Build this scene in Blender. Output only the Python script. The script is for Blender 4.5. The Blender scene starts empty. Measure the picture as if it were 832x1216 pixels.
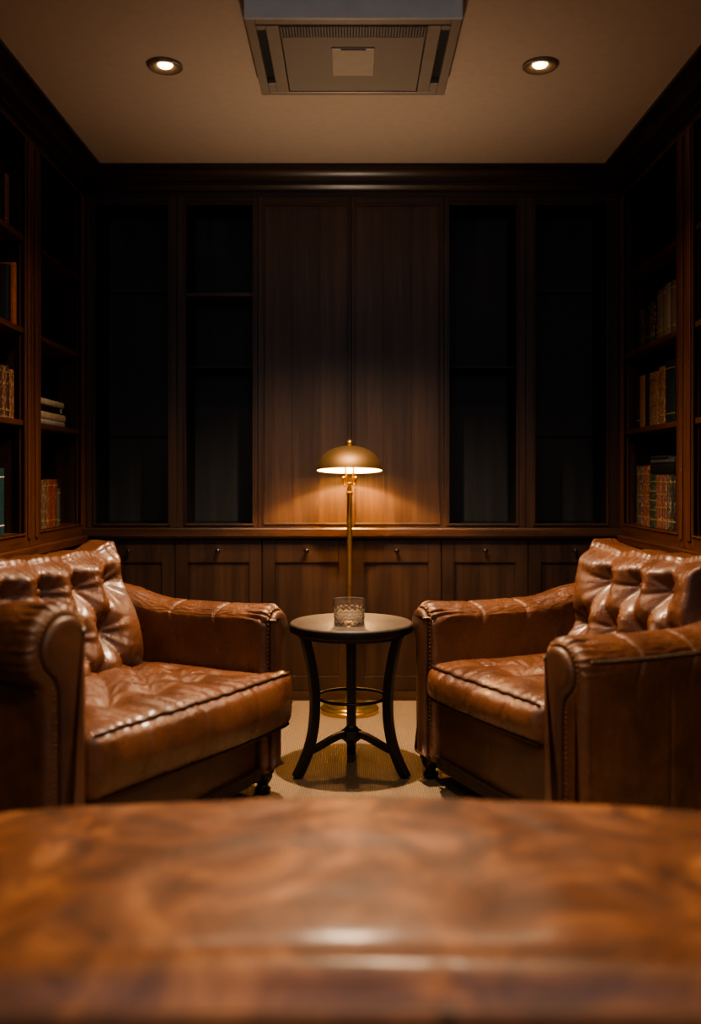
import bpy, bmesh, math, random
from mathutils import Vector, noise
random.seed(7)
PI = math.pi
C = bpy.context.scene.collection

# ---------------------------------------------------------------- camera frame
F, HX, HY, CH = 1100.0, 417.0, 566.0, 1.04      # focal length px, vanishing point, eye height


def px(x, d):
    return (x - HX) * d / F


def pz(y, d):
    return CH - (y - HY) * d / F


# ---------------------------------------------------------------- materials
def nt(name):
    m = bpy.data.materials.new(name)
    m.use_nodes = True
    t = m.node_tree
    b = t.nodes['Principled BSDF']
    return m, t, b


def N(t, kind, **kw):
    n = t.nodes.new(kind)
    for k, v in kw.items():
        if k.startswith('i_'):
            n.inputs[k[2:].replace('_', ' ')].default_value = v
        else:
            setattr(n, k, v)
    return n


def ramp(t, stops):
    r = t.nodes.new('ShaderNodeValToRGB')
    e = r.color_ramp.elements
    e[0].position, e[0].color = stops[0][0], (*stops[0][1], 1)
    e[1].position, e[1].color = stops[-1][0], (*stops[-1][1], 1)
    for p, c in stops[1:-1]:
        x = e.new(p)
        x.color = (*c, 1)
    return r


def wood(name, dark, mid, light, axis='Z', rough=0.42, scale=1.0):
    m, t, b = nt(name)
    L = t.links.new
    co = N(t, 'ShaderNodeTexCoord')
    mp = N(t, 'ShaderNodeMapping')
    s = {'Z': (26, 26, 1.1), 'X': (1.1, 26, 26), 'Y': (26, 1.1, 26)}[axis]
    mp.inputs['Scale'].default_value = tuple(v * scale for v in s)
    L(co.outputs['Object'], mp.inputs['Vector'])
    n1 = N(t, 'ShaderNodeTexNoise', i_Scale=1.0, i_Detail=9.0, i_Roughness=0.62, i_Distortion=0.5)
    L(mp.outputs['Vector'], n1.inputs['Vector'])
    mp2 = N(t, 'ShaderNodeMapping')
    mp2.inputs['Scale'].default_value = tuple(v * scale * 6 for v in s)
    L(co.outputs['Object'], mp2.inputs['Vector'])
    n2 = N(t, 'ShaderNodeTexNoise', i_Scale=1.0, i_Detail=4.0)
    L(mp2.outputs['Vector'], n2.inputs['Vector'])
    mx = N(t, 'ShaderNodeMath', operation='MULTIPLY_ADD')
    L(n2.outputs['Fac'], mx.inputs[0])
    mx.inputs[1].default_value = 0.35
    L(n1.outputs['Fac'], mx.inputs[2])
    r = ramp(t, [(0.42, dark), (0.66, mid), (0.92, light)])
    L(mx.outputs[0], r.inputs['Fac'])
    L(r.outputs['Color'], b.inputs['Base Color'])
    b.inputs['Roughness'].default_value = rough
    bp = N(t, 'ShaderNodeBump', i_Strength=0.12, i_Distance=0.002)
    L(mx.outputs[0], bp.inputs['Height'])
    L(bp.outputs['Normal'], b.inputs['Normal'])
    return m


def leather(name, dark, mid, light, rough=0.34, nscale=5.0, bump=0.25, coat=0.25, dist=0.6, crough=0.28):
    m, t, b = nt(name)
    L = t.links.new
    co = N(t, 'ShaderNodeTexCoord')
    n1 = N(t, 'ShaderNodeTexNoise', i_Scale=nscale, i_Detail=6.0, i_Roughness=0.6, i_Distortion=dist)
    L(co.outputs['Object'], n1.inputs['Vector'])
    r = ramp(t, [(0.3, dark), (0.52, mid), (0.75, light)])
    L(n1.outputs['Fac'], r.inputs['Fac'])
    L(r.outputs['Color'], b.inputs['Base Color'])
    vo = N(t, 'ShaderNodeTexVoronoi', i_Scale=420.0)
    vo.feature = 'F1'
    L(co.outputs['Object'], vo.inputs['Vector'])
    n2 = N(t, 'ShaderNodeTexNoise', i_Scale=38.0, i_Detail=8.0, i_Roughness=0.68, i_Distortion=1.2)
    L(co.outputs['Object'], n2.inputs['Vector'])
    ma = N(t, 'ShaderNodeMath', operation='MULTIPLY_ADD')
    L(n2.outputs['Fac'], ma.inputs[0])
    ma.inputs[1].default_value = 2.2
    L(vo.outputs['Distance'], ma.inputs[2])
    bp = N(t, 'ShaderNodeBump', i_Strength=bump, i_Distance=0.0035)
    L(ma.outputs[0], bp.inputs['Height'])
    L(bp.outputs['Normal'], b.inputs['Normal'])
    rr = N(t, 'ShaderNodeMapRange')
    rr.inputs['From Min'].default_value = 0.3
    rr.inputs['From Max'].default_value = 0.7
    rr.inputs['To Min'].default_value = rough + 0.1
    rr.inputs['To Max'].default_value = rough - 0.05
    L(n2.outputs['Fac'], rr.inputs['Value'])
    L(rr.outputs['Result'], b.inputs['Roughness'])
    b.inputs['Coat Weight'].default_value = coat
    b.inputs['Coat Roughness'].default_value = crough
    return m


def plain(name, col, rough=0.5, metal=0.0, nscale=0.0, namp=0.15, bump=0.0):
    m, t, b = nt(name)
    b.inputs['Roughness'].default_value = rough
    b.inputs['Metallic'].default_value = metal
    b.inputs['Base Color'].default_value = (*col, 1)
    if nscale:
        L = t.links.new
        co = N(t, 'ShaderNodeTexCoord')
        n1 = N(t, 'ShaderNodeTexNoise', i_Scale=nscale, i_Detail=5.0)
        L(co.outputs['Object'], n1.inputs['Vector'])
        lo = tuple(c * (1 - namp) for c in col)
        hi = tuple(min(1, c * (1 + namp)) for c in col)
        r = ramp(t, [(0.3, lo), (0.7, hi)])
        L(n1.outputs['Fac'], r.inputs['Fac'])
        L(r.outputs['Color'], b.inputs['Base Color'])
        if bump:
            bp = N(t, 'ShaderNodeBump', i_Strength=bump, i_Distance=0.002)
            L(n1.outputs['Fac'], bp.inputs['Height'])
            L(bp.outputs['Normal'], b.inputs['Normal'])
    return m


def emit(name, col, strength):
    m, t, b = nt(name)
    b.inputs['Base Color'].default_value = (*col, 1)
    b.inputs['Emission Color'].default_value = (*col, 1)
    b.inputs['Emission Strength'].default_value = strength
    return m


def gilded(name, col, gold=(0.62, 0.46, 0.26), thr=0.56, sc=(260, 260, 90)):
    """cloth book cover with broken gilt tooling on it"""
    m, t, b = nt(name)
    L = t.links.new
    co = N(t, 'ShaderNodeTexCoord')
    mp = N(t, 'ShaderNodeMapping')
    mp.inputs['Scale'].default_value = sc
    L(co.outputs['Object'], mp.inputs['Vector'])
    n1 = N(t, 'ShaderNodeTexNoise', i_Scale=1.0, i_Detail=2.0)
    L(mp.outputs['Vector'], n1.inputs['Vector'])
    r = ramp(t, [(thr, (0, 0, 0)), (thr + 0.06, (1, 1, 1))])
    L(n1.outputs['Fac'], r.inputs['Fac'])
    mx = N(t, 'ShaderNodeMix', data_type='RGBA')
    L(r.outputs['Color'], mx.inputs[0])
    mx.inputs[6].default_value = (*col, 1)
    mx.inputs[7].default_value = (*gold, 1)
    L(mx.outputs[2], b.inputs['Base Color'])
    b.inputs['Roughness'].default_value = 0.5
    return m


def carpet_mat():
    m, t, b = nt('woven_carpet')
    L = t.links.new
    co = N(t, 'ShaderNodeTexCoord')
    w1 = N(t, 'ShaderNodeTexWave', i_Scale=44.0, i_Distortion=2.2, i_Detail=2.0)
    w1.inputs['Detail Scale'].default_value = 3.0
    w1.bands_direction = 'X'
    L(co.outputs['Object'], w1.inputs['Vector'])
    w2 = N(t, 'ShaderNodeTexWave', i_Scale=30.0, i_Distortion=2.2, i_Detail=2.0)
    w2.inputs['Detail Scale'].default_value = 3.0
    w2.bands_direction = 'Y'
    L(co.outputs['Object'], w2.inputs['Vector'])
    mu = N(t, 'ShaderNodeMath', operation='MULTIPLY')
    L(w1.outputs['Fac'], mu.inputs[0])
    L(w2.outputs['Fac'], mu.inputs[1])
    n = N(t, 'ShaderNodeTexNoise', i_Scale=160.0, i_Detail=3.0)
    L(co.outputs['Object'], n.inputs['Vector'])
    ad = N(t, 'ShaderNodeMath', operation='MULTIPLY_ADD')
    L(n.outputs['Fac'], ad.inputs[0])
    ad.inputs[1].default_value = 0.7
    L(mu.outputs[0], ad.inputs[2])
    r = ramp(t, [(0.15, (0.10, 0.070, 0.042)), (0.6, (0.205, 0.147, 0.090)), (1.1, (0.30, 0.22, 0.14))])
    L(ad.outputs[0], r.inputs['Fac'])
    L(r.outputs['Color'], b.inputs['Base Color'])
    b.inputs['Roughness'].default_value = 0.95
    bp = N(t, 'ShaderNodeBump', i_Strength=0.6, i_Distance=0.004)
    L(ad.outputs[0], bp.inputs['Height'])
    L(bp.outputs['Normal'], b.inputs['Normal'])
    return m


WD, WM, WL = (0.017, 0.008, 0.0045), (0.044, 0.021, 0.0115), (0.078, 0.040, 0.023)
M = dict(
    wood_z=wood('walnut_vertical', WD, WM, WL, 'Z'),
    wood_x=wood('walnut_across', WD, WM, WL, 'X', rough=0.33),
    wood_y=wood('walnut_along', WD, WM, WL, 'Y', rough=0.36),
    panel=wood('walnut_panel', (0.026, 0.0132, 0.0078), (0.056, 0.028, 0.016), (0.092, 0.050, 0.029), 'Z', 0.45, 0.8),
    door=wood('walnut_door_shaded', (0.012, 0.0058, 0.0034), (0.030, 0.0150, 0.0088), (0.052, 0.028, 0.017), 'Z', 0.42, 0.9),  # darker copy of the walnut, shade below the ledge put into the colour
    niche=wood('niche_wood_shaded', (0.014, 0.0150, 0.0165), (0.024, 0.0245, 0.026), (0.038, 0.037, 0.037), 'Z', 0.55),  # dark bluish tint paints the cool shade inside the cases
    nside=plain('niche_side_shaded', (0.0075, 0.0088, 0.0115), 0.6, 0, 8),  # near-black blue stands for shade in the recesses, not a coat of paint
    stile=wood('mahogany_stile', (0.04, 0.013, 0.006), (0.10, 0.036, 0.015), (0.16, 0.06, 0.027), 'Z', 0.36),
    shelf_y=wood('mahogany_shelf', (0.04, 0.013, 0.006), (0.09, 0.033, 0.015), (0.14, 0.055, 0.026), 'Y', 0.4),
    crown=wood('dark_cornice_wood', (0.010, 0.006, 0.005), (0.022, 0.013, 0.010), (0.04, 0.025, 0.018), 'X', 0.32),
    ceil=plain('ceiling_plaster', (0.43, 0.35, 0.275), 0.9, 0, 30, 0.03, 0.05),
    wall=plain('wall_paint', (0.05, 0.04, 0.034), 0.8, 0, 12, 0.06),
    carpet=carpet_mat(),
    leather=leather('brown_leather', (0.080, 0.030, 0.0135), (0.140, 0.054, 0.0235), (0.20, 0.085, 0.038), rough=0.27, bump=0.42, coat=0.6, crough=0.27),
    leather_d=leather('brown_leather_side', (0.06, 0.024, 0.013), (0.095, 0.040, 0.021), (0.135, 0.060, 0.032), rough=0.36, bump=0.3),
    otto=leather('ottoman_painted_sheen', (0.055, 0.020, 0.009), (0.19, 0.070, 0.025), (0.48, 0.20, 0.068), rough=0.46, nscale=3.6, bump=0.08, coat=0.36, dist=2.6, crough=0.22),  # marbled light and dark tones paint in wavy reflections
    otto_d=leather('ottoman_side_shaded', (0.05, 0.025, 0.014), (0.085, 0.042, 0.024), (0.12, 0.062, 0.036), rough=0.4),  # darker copy of the ottoman leather, shade put into the colour
    pipe=plain('dark_piping', (0.045, 0.018, 0.009), 0.4, 0, 60),
    nail=plain('antique_nailhead', (0.24, 0.15, 0.085), 0.36, 0.85, 90),
    rope=plain('dark_braid', (0.040, 0.020, 0.012), 0.6, 0, 120, 0.4),
    leg=plain('black_stained_leg', (0.012, 0.008, 0.006), 0.3, 0, 30),
    black=plain('black_painted_wood', (0.0085, 0.0080, 0.0078), 0.42, 0, 40, 0.3),
    tabletop=plain('dark_table_top', (0.062, 0.046, 0.036), 0.46, 0, 25, 0.2),
    brass=plain('aged_brass', (0.66, 0.43, 0.15), 0.27, 0.93, 14, 0.15),
    brass_d=plain('dark_brass_shade', (0.27, 0.165, 0.075), 0.55, 0.85, 10, 0.15),
    shadein=plain('shade_white_inside', (0.80, 0.66, 0.36), 0.7),
    bulb=emit('bulb_glow', (1.0, 0.57, 0.23), 5800),
    lens=emit('downlight_glow', (1.0, 0.70, 0.40), 14),
    bronze=plain('bronze_ring', (0.21, 0.15, 0.10), 0.4, 0.15, 30),
    ac=plain('unit_metal', (0.30, 0.255, 0.205), 0.42, 0.25, 20, 0.05),
    ac_f=plain('unit_front_lit', (0.62, 0.64, 0.63), 0.4, 0.0, 20, 0.05),  # paler and cooler than the body: light on the front face painted in
    ac_plate=plain('unit_plate', (0.40, 0.34, 0.27), 0.45, 0.1, 20, 0.05),
    dark=plain('dark_slot', (0.006, 0.006, 0.006), 0.6),
    knob=plain('knob_metal', (0.13, 0.11, 0.10), 0.25, 1.0, 40),
    page=plain('book_pages', (0.45, 0.38, 0.28), 0.85, 0, 200, 0.2),
    white=plain('emblem_white', (0.6, 0.58, 0.54), 0.6),
)


def grille_mat():
    m, t, b = nt('perforated_grille')
    L = t.links.new
    co = N(t, 'ShaderNodeTexCoord')
    vo = N(t, 'ShaderNodeTexVoronoi', i_Scale=150.0, i_Randomness=0.0)
    L(co.outputs['Object'], vo.inputs['Vector'])
    r = ramp(t, [(0.25, (0.07, 0.058, 0.046)), (0.42, (0.235, 0.20, 0.16))])
    L(vo.outputs['Distance'], r.inputs['Fac'])
    L(r.outputs['Color'], b.inputs['Base Color'])
    b.inputs['Roughness'].default_value = 0.5
    return m


def glass_mat():
    m, t, b = nt('cut_crystal')
    b.inputs['Base Color'].default_value = (1, 0.97, 0.92, 1)
    b.inputs['Transmission Weight'].default_value = 0.97
    b.inputs['Roughness'].default_value = 0.02
    b.inputs['IOR'].default_value = 1.5
    return m


M['grille'] = grille_mat()
M['glass'] = glass_mat()


# ---------------------------------------------------------------- mesh building
class MB:
    def __init__(s):
        s.v, s.f, s.mi = [], [], []

    def add(s, vs, fs, mi=0):
        o = len(s.v)
        s.v += [tuple(x) for x in vs]
        s.f += [tuple(i + o for i in f) for f in fs]
        s.mi += [mi] * len(fs)
        return s

    def box(s, x0, x1, y0, y1, z0, z1, mi=0):
        x0, x1 = min(x0, x1), max(x0, x1)
        v = [(x, y, z) for z in (z0, z1) for y in (y0, y1) for x in (x0, x1)]
        f = [(0, 2, 3, 1), (4, 5, 7, 6), (0, 1, 5, 4), (2, 6, 7, 3), (0, 4, 6, 2), (1, 3, 7, 5)]
        return s.add(v, f, mi)

    def lathe(s, prof, c=(0, 0, 0), seg=32, mi=0, cap=True):
        vs, fs = [], []
        n = len(prof)
        for r, z in prof:
            for k in range(seg):
                a = 2 * PI * k / seg
                vs.append((c[0] + r * math.cos(a), c[1] + r * math.sin(a), c[2] + z))
        for i in range(n - 1):
            for k in range(seg):
                k2 = (k + 1) % seg
                fs.append((i * seg + k, i * seg + k2, (i + 1) * seg + k2, (i + 1) * seg + k))
        if cap:
            fs.append(tuple(range(seg - 1, -1, -1)))
            fs.append(tuple((n - 1) * seg + k for k in range(seg)))
        return s.add(vs, fs, mi)

    def tube(s, path, r, seg=8, mi=0, closed=False, flat=None):
        """r: radius or (ra, rb) half sizes; flat: up vector hint"""
        P = [Vector(p) for p in path]
        n = len(P)
        vs, fs = [], []
        up = Vector(flat) if flat else None
        prev = None
        for i, p in enumerate(P):
            a = P[(i - 1) % n] if (closed or i > 0) else P[i]
            b = P[(i + 1) % n] if (closed or i < n - 1) else P[i]
            t = (b - a).normalized()
            if up is not None:
                u = up - t * up.dot(t)
            elif prev is None:
                u = Vector((0, 0, 1)) if abs(t.z) < 0.9 else Vector((1, 0, 0))
                u = u - t * u.dot(t)
            else:
                u = prev - t * prev.dot(t)
            u.normalize()
            prev = u
            w = t.cross(u)
            rr = r[i] if isinstance(r, list) else r
            ra, rb = rr if isinstance(rr, tuple) else (rr, rr)
            for k in range(seg):
                an = 2 * PI * (k + 0.5) / seg
                q = 1.0 if seg != 4 else 1.4142
                vs.append(p + u * (ra * q * math.cos(an)) + w * (rb * q * math.sin(an)))
        m = n if closed else n - 1
        for i in range(m):
            j = (i + 1) % n
            for k in range(seg):
                k2 = (k + 1) % seg
                fs.append((i * seg + k, i * seg + k2, j * seg + k2, j * seg + k))
        if not closed:
            fs.append(tuple(range(seg - 1, -1, -1)))
            fs.append(tuple((n - 1) * seg + k for k in range(seg)))
        return s.add(vs, fs, mi)

    def ball(s, c, r, sx=1, sy=1, sz=1, seg=12, rings=7, mi=0):
        prof = [(max(1e-4, r * math.sin(PI * i / rings)), -r * math.cos(PI * i / rings)) for i in range(rings + 1)]
        vs, fs = [], []
        o = MB().lathe(prof, (0, 0, 0), seg, 0)
        return s.add([(c[0] + x * sx, c[1] + y * sy, c[2] + z * sz) for x, y, z in o.v], o.f, mi)

    def sweep(s, rings, cap0=True, cap1=True, closed=True, mi=0):
        n = len(rings[0])
        vs = [p for r in rings for p in r]
        fs = []
        for i in range(len(rings) - 1):
            for k in range(n if closed else n - 1):
                k2 = (k + 1) % n
                fs.append((i * n + k, i * n + k2, (i + 1) * n + k2, (i + 1) * n + k))
        if cap0:
            fs.append(tuple(range(n - 1, -1, -1)))
        if cap1:
            fs.append(tuple((len(rings) - 1) * n + k for k in range(n)))
        return s.add(vs, fs, mi)

    def build(s, name, mats, parent=None, smooth=None, bevel=0.0, loc=None):
        me = bpy.data.meshes.new(name)
        me.from_pydata(s.v, [], s.f)
        if not isinstance(mats, (list, tuple)):
            mats = [mats]
        for m in mats:
            me.materials.append(m)
        if any(s.mi):
            me.polygons.foreach_set('material_index', s.mi)
        bm = bmesh.new()
        bm.from_mesh(me)
        bmesh.ops.recalc_face_normals(bm, faces=bm.faces)
        bm.to_mesh(me)
        bm.free()
        if smooth is not None:
            me.shade_smooth()
            if smooth < 179:
                me.set_sharp_from_angle(angle=math.radians(smooth))
        o = bpy.data.objects.new(name, me)
        C.objects.link(o)
        if bevel:
            b = o.modifiers.new('bevel', 'BEVEL')
            b.width = bevel
            b.segments = 2
            b.limit_method = 'ANGLE'
        if parent is not None:
            o.parent = parent
        if loc:
            o.location = loc
        return o


def rbox(sx, sy, sz, r, res, fn=None, off=(0, 0, 0)):
    """rounded box around the origin; fn(raw point, rounded point, normal) -> displaced point"""
    h = (sx / 2, sy / 2, sz / 2)
    n = [max(2, int(round(a / res))) for a in (sx, sy, sz)]
    idx, vs, fs = {}, [], []
    mp = rbox_map(h, r, fn, off)

    def vid(i, j, k):
        key = (i, j, k)
        if key not in idx:
            p = Vector((-h[0] + sx * i / n[0], -h[1] + sy * j / n[1], -h[2] + sz * k / n[2]))
            idx[key] = len(vs)
            vs.append(mp(p))
        return idx[key]
    for k in (0, n[2]):
        for i in range(n[0]):
            for j in range(n[1]):
                fs.append((vid(i, j, k), vid(i + 1, j, k), vid(i + 1, j + 1, k), vid(i, j + 1, k)))
    for j in (0, n[1]):
        for i in range(n[0]):
            for k in range(n[2]):
                fs.append((vid(i, j, k), vid(i + 1, j, k), vid(i + 1, j, k + 1), vid(i, j, k + 1)))
    for i in (0, n[0]):
        for j in range(n[1]):
            for k in range(n[2]):
                fs.append((vid(i, j, k), vid(i, j + 1, k), vid(i, j + 1, k + 1), vid(i, j, k + 1)))
    return vs, fs


def rbox_map(h, r, fn, off):
    def mp(p):
        q = Vector([max(-h[a] + r, min(h[a] - r, p[a])) for a in range(3)])
        d = p - q
        nn = d.normalized() if d.length > 1e-9 else Vector((0, 0, 1))
        w = q + nn * r
        if fn:
            w = fn(p, w, nn)
        return (w[0] + off[0], w[1] + off[1], w[2] + off[2])
    return mp


def thing(name, label, cat, loc=(0, 0, 0), rotz=0.0, group=None):
    o = bpy.data.objects.new(name, None)
    o.empty_display_size = 0.1
    C.objects.link(o)
    o.location = loc
    o.rotation_euler = (0, 0, rotz)
    o['label'] = label
    o['category'] = cat
    if group:
        o['group'] = group
    return o


def tag(o, label, cat, group=None):
    o['label'] = label
    o['category'] = cat
    if group:
        o['group'] = group
    return o


def struct(o):
    o['kind'] = 'structure'
    return o


def sstep(x):
    x = max(0.0, min(1.0, x))
    return x * x * (3 - 2 * x)


# ---------------------------------------------------------------- the setting
XL, XR = -1.24, 1.25           # faces of the bookcases on the side walls
WLX, WRX = -1.58, 1.59         # room walls
ZF, ZB = 4.32, 4.64            # front of back wall joinery / back wall
CEIL = 2.47
FRONT = -1.3

struct(MB().box(WLX - 0.1, WRX + 0.1, FRONT - 0.1, ZB + 0.1, -0.1, 0).build('floor', M['carpet']))
struct(MB().box(WLX - 0.1, WRX + 0.1, FRONT - 0.1, ZB + 0.1, CEIL, CEIL + 0.1).build('ceiling', M['ceil']))
struct(MB().box(WLX - 0.1, WLX, FRONT - 0.1, ZB + 0.1, 0, CEIL).build('wall_left', M['wall']))
struct(MB().box(WRX, WRX + 0.1, FRONT - 0.1, ZB + 0.1, 0, CEIL).build('wall_right', M['wall']))
struct(MB().box(WLX, WRX, ZB, ZB + 0.1, 0, CEIL).build('wall_back', M['wall']))
struct(MB().box(WLX, WRX, FRONT - 0.1, FRONT, 0, CEIL).build('wall_front', M['wall']))

# cornice all the way round (profile: projection, drop below ceiling)
CP = [(0.0, 0.0), (0.095, 0.0), (0.095, 0.014), (0.088, 0.019), (0.078, 0.024), (0.064, 0.034), (0.052, 0.05),
      (0.046, 0.066), (0.034, 0.068), (0.034, 0.076), (0.026, 0.078), (0.021, 0.086), (0.014, 0.094), (0.014, 0.102),
      (0.0, 0.104)]
rings = [[(XL + a, ZF - a, CEIL - b) for a, b in CP], [(XR - a, ZF - a, CEIL - b) for a, b in CP]]
struct(MB().sweep(rings).build('trim_1', M['crown'], smooth=30))
rings = [[(XL + a, ZF - a, CEIL - b) for a, b in CP], [(XL + a, FRONT, CEIL - b) for a, b in CP]]
struct(MB().sweep(rings).build('trim_2', M['crown'], smooth=30))
rings = [[(XR - a, ZF - a, CEIL - b) for a, b in CP], [(XR - a, FRONT, CEIL - b) for a, b in CP]]
struct(MB().sweep(rings).build('trim_3', M['crown'], smooth=30))
# boxed frieze behind the cornice
TOPZ = 2.345
struct(MB().box(WLX, WRX, ZF, ZB, TOPZ, CEIL).build('trim_4', M['crown']))
struct(MB().box(WLX, XL, FRONT, ZF, TOPZ, CEIL).build('trim_5', M['crown']))
struct(MB().box(XR, WRX, FRONT, ZF, TOPZ, CEIL).build('trim_6', M['crown']))

# ---------------------------------------------------------------- back wall joinery
def bx(x):
    return px(x, ZF)


OT, OB = pz(243, ZF), pz(622, ZF)      # top and bottom of the tall openings
LEDT, LEDB = pz(627, 4.27), pz(640, 4.27)


def frame_bead(m, x0, x1, z0, z1, y0, y1, w=0.010):
    """thin bead round an opening"""
    m.box(x0, x0 + w, y0, y1, z0, z1)
    m.box(x1 - w, x1, y0, y1, z0, z1)
    m.box(x0 + w, x1 - w, y0, y1, z0, z0 + w)
    m.box(x0 + w, x1 - w, y0, y1, z1 - w, z1)


def display_case(xa, xb, oa, ob, label, shelves, joints, lit=None):
    """tall open case; xa..xb outer pixels, oa..ob opening pixels"""
    X0, X1, A, B = xa, xb, bx(oa), bx(ob)
    t = thing('display_case', label, 'display cabinet', ((X0 + X1) / 2, ZF + 0.13, LEDT), 0, 'tall cases on the back wall')
    ox, oy, oz = t.location

    def bo(name, mats, m, **k):
        m.v = [(a - ox, b - oy, c - oz) for a, b, c in m.v]
        return m.build(name, mats, t, **k)
    bo('stile', M['wood_z'], MB().box(X0 + .0006, A, ZF, ZF + 0.022, LEDT, TOPZ), bevel=0.002)
    bo('stile', M['wood_z'], MB().box(B, X1 - .0006, ZF, ZF + 0.022, LEDT, TOPZ), bevel=0.002)
    bo('head_rail', M['wood_x'], MB().box(A, B, ZF, ZF + 0.022, OT, TOPZ), bevel=0.002)
    bo('bottom_rail', M['wood_x'], MB().box(A, B, ZF, ZF + 0.022, LEDT, OB), bevel=0.002)
    m = MB()
    frame_bead(m, A - 0.009, B + 0.009, OB - 0.009, OT + 0.009, ZF - 0.008, ZF + 0.018)
    bo('bead', M['wood_z'], m, bevel=0.002)
    e = 0.004
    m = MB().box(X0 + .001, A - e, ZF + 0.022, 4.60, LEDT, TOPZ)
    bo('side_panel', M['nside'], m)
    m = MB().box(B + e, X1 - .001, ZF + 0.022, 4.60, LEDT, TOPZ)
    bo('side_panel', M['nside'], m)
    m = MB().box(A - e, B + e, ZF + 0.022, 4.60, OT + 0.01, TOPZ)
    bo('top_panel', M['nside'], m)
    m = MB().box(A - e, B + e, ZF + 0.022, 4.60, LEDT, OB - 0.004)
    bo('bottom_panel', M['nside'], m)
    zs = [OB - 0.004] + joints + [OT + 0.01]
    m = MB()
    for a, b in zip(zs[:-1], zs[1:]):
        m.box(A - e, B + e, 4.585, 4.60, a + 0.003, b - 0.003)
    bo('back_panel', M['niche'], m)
    for z in shelves:
        bo('shelf', M['niche'], MB().box(A - e, B + e, ZF + 0.05, 4.585, z - 0.008, z), bevel=0.001)
    if lit:
        bo('shelf', M['wood_x'], MB().box(A - e, B + e, ZF + 0.006, 4.585, lit - 0.018, lit), bevel=0.002)
    return t


jz = lambda y: pz(y, 4.585)
display_case(XL, bx(210), 113, 200, 'dark walnut tall open case in the back left corner, with no bright shelf', [], [jz(519), jz(349)])
display_case(bx(210), bx(306), 221, 300, 'dark walnut tall open case with one lit shelf edge, left of the centre panels', [jz(441)], [], lit=pz(347, ZF))
display_case(bx(527), bx(624), 533, 613, 'dark walnut tall open case with a thin dark shelf, right of the centre panels', [jz(441)], [])
display_case(bx(624), XR, 635, 720, 'dark walnut tall open case in the back right corner', [], [jz(519), jz(349)])


def wall_panel(xa, xb, pa, pb, label):
    X0, X1, A, B = bx(xa), bx(xb), bx(pa), bx(pb)
    t = thing('wall_panel', label, 'wall panel', ((X0 + X1) / 2, ZF, LEDT), 0, 'tall panels behind the lamp')
    ox, oy, oz = t.location
    g = 0.0006

    def bo(name, mats, m, **k):
        m.v = [(a - ox, b - oy, c - oz) for a, b, c in m.v]
        return m.build(name, mats, t, **k)
    bo('stile', M['wood_z'], MB().box(X0 + g, A, ZF, ZF + 0.03, LEDT, TOPZ), bevel=0.002)
    bo('stile', M['wood_z'], MB().box(B, X1 - g, ZF, ZF + 0.03, LEDT, TOPZ), bevel=0.002)
    bo('top_rail', M['wood_x'], MB().box(A, B, ZF, ZF + 0.03, pz(243, ZF), TOPZ), bevel=0.002)
    bo('bottom_rail', M['wood_x'], MB().box(A, B, ZF, ZF + 0.03, LEDT, OB), bevel=0.002)
    m = MB()
    n = 3
    w = (B - A) / n
    for i in range(n):
        m.box(A + i * w + 0.0004, A + (i + 1) * w - 0.0004, ZF + 0.014, ZF + 0.03, OB, pz(243, ZF))
    bo('panel', M['panel'], m)
    m = MB()
    frame_bead(m, A - 0.004, B + 0.004, OB - 0.004, pz(243, ZF) + 0.004, ZF - 0.005, ZF + 0.014, 0.007)
    bo('bead', M['wood_z'], m, bevel=0.0015)


wall_panel(306, 417, 313, 413, 'tall brown walnut wall panel left of the brass lamp pole')
wall_panel(417, 527, 421, 522, 'tall brown walnut wall panel right of the brass lamp pole')

# continuous ledge over the base cabinets
m = MB()
prof = [(4.27, LEDB + 0.012), (4.27, LEDT - 0.006), (4.274, LEDT), (4.60, LEDT), (4.60, LEDB), (4.285, LEDB), (4.282, LEDB + 0.008)]
m.sweep([[(XL, y, z) for y, z in prof], [(XR, y, z) for y, z in prof]])
tag(m.build('cabinet_ledge', M['wood_x'], bevel=0.001), 'long dark walnut ledge running over the base cabinets behind the lamp', 'ledge')

DF = 4.30


def knob_mb():
    return [(0.004, 0.0), (0.004, 0.012), (0.0105, 0.016), (0.0125, 0.022), (0.0105, 0.028), (0.005, 0.031), (0.0005, 0.032)]


def base_cabinet(xa, xb, label):
    X0, X1 = px(xa, DF), px(xb, DF)
    X0, X1 = max(X0, XL), min(X1, XR)
    t = thing('base_cabinet', label, 'cabinet', ((X0 + X1) / 2, DF + 0.15, 0), 0, 'base cabinets along the back wall')
    ox, oy, oz = t.location
    g = 0.002

    def bo(name, mats, m, p=t, **k):
        m.v = [(a - ox, b - oy, c - oz) for a, b, c in m.v]
        return m.build(name, mats, p, **k)
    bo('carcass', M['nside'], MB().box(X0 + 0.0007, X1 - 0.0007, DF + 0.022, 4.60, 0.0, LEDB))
    bo('plinth', M['wood_x'], MB().box(X0 + 0.0007, X1 - 0.0007, DF, DF + 0.022, 0.0, 0.045), bevel=0.001)
    zt, zb = LEDB - 0.006, 0.048
    A, B = X0 + g, X1 - g
    sw = 0.058
    pt, pb = pz(668, DF), pz(803, DF)
    m = MB()
    m.box(A, A + sw, DF, DF + 0.021, zb, zt)
    m.box(B - sw, B, DF, DF + 0.021, zb, zt)
    m.box(A + sw, B - sw, DF, DF + 0.021, pt, zt)
    m.box(A + sw, B - sw, DF, DF + 0.021, zb, pb)
    m.box(A + sw, B - sw, DF + 0.009, DF + 0.021, pb, pt)
    d = bo('door', M['door'], m, bevel=0.0015)
    k = MB().lathe(knob_mb(), (0, 0, 0), 20)
    kx, kz = (A + B) / 2, pz(654, DF)
    k.v = [(kx + a, DF - c, kz + b) for a, b, c in k.v]
    kk = bo('knob', M['knob'], k, d, smooth=40)
    return t


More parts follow.
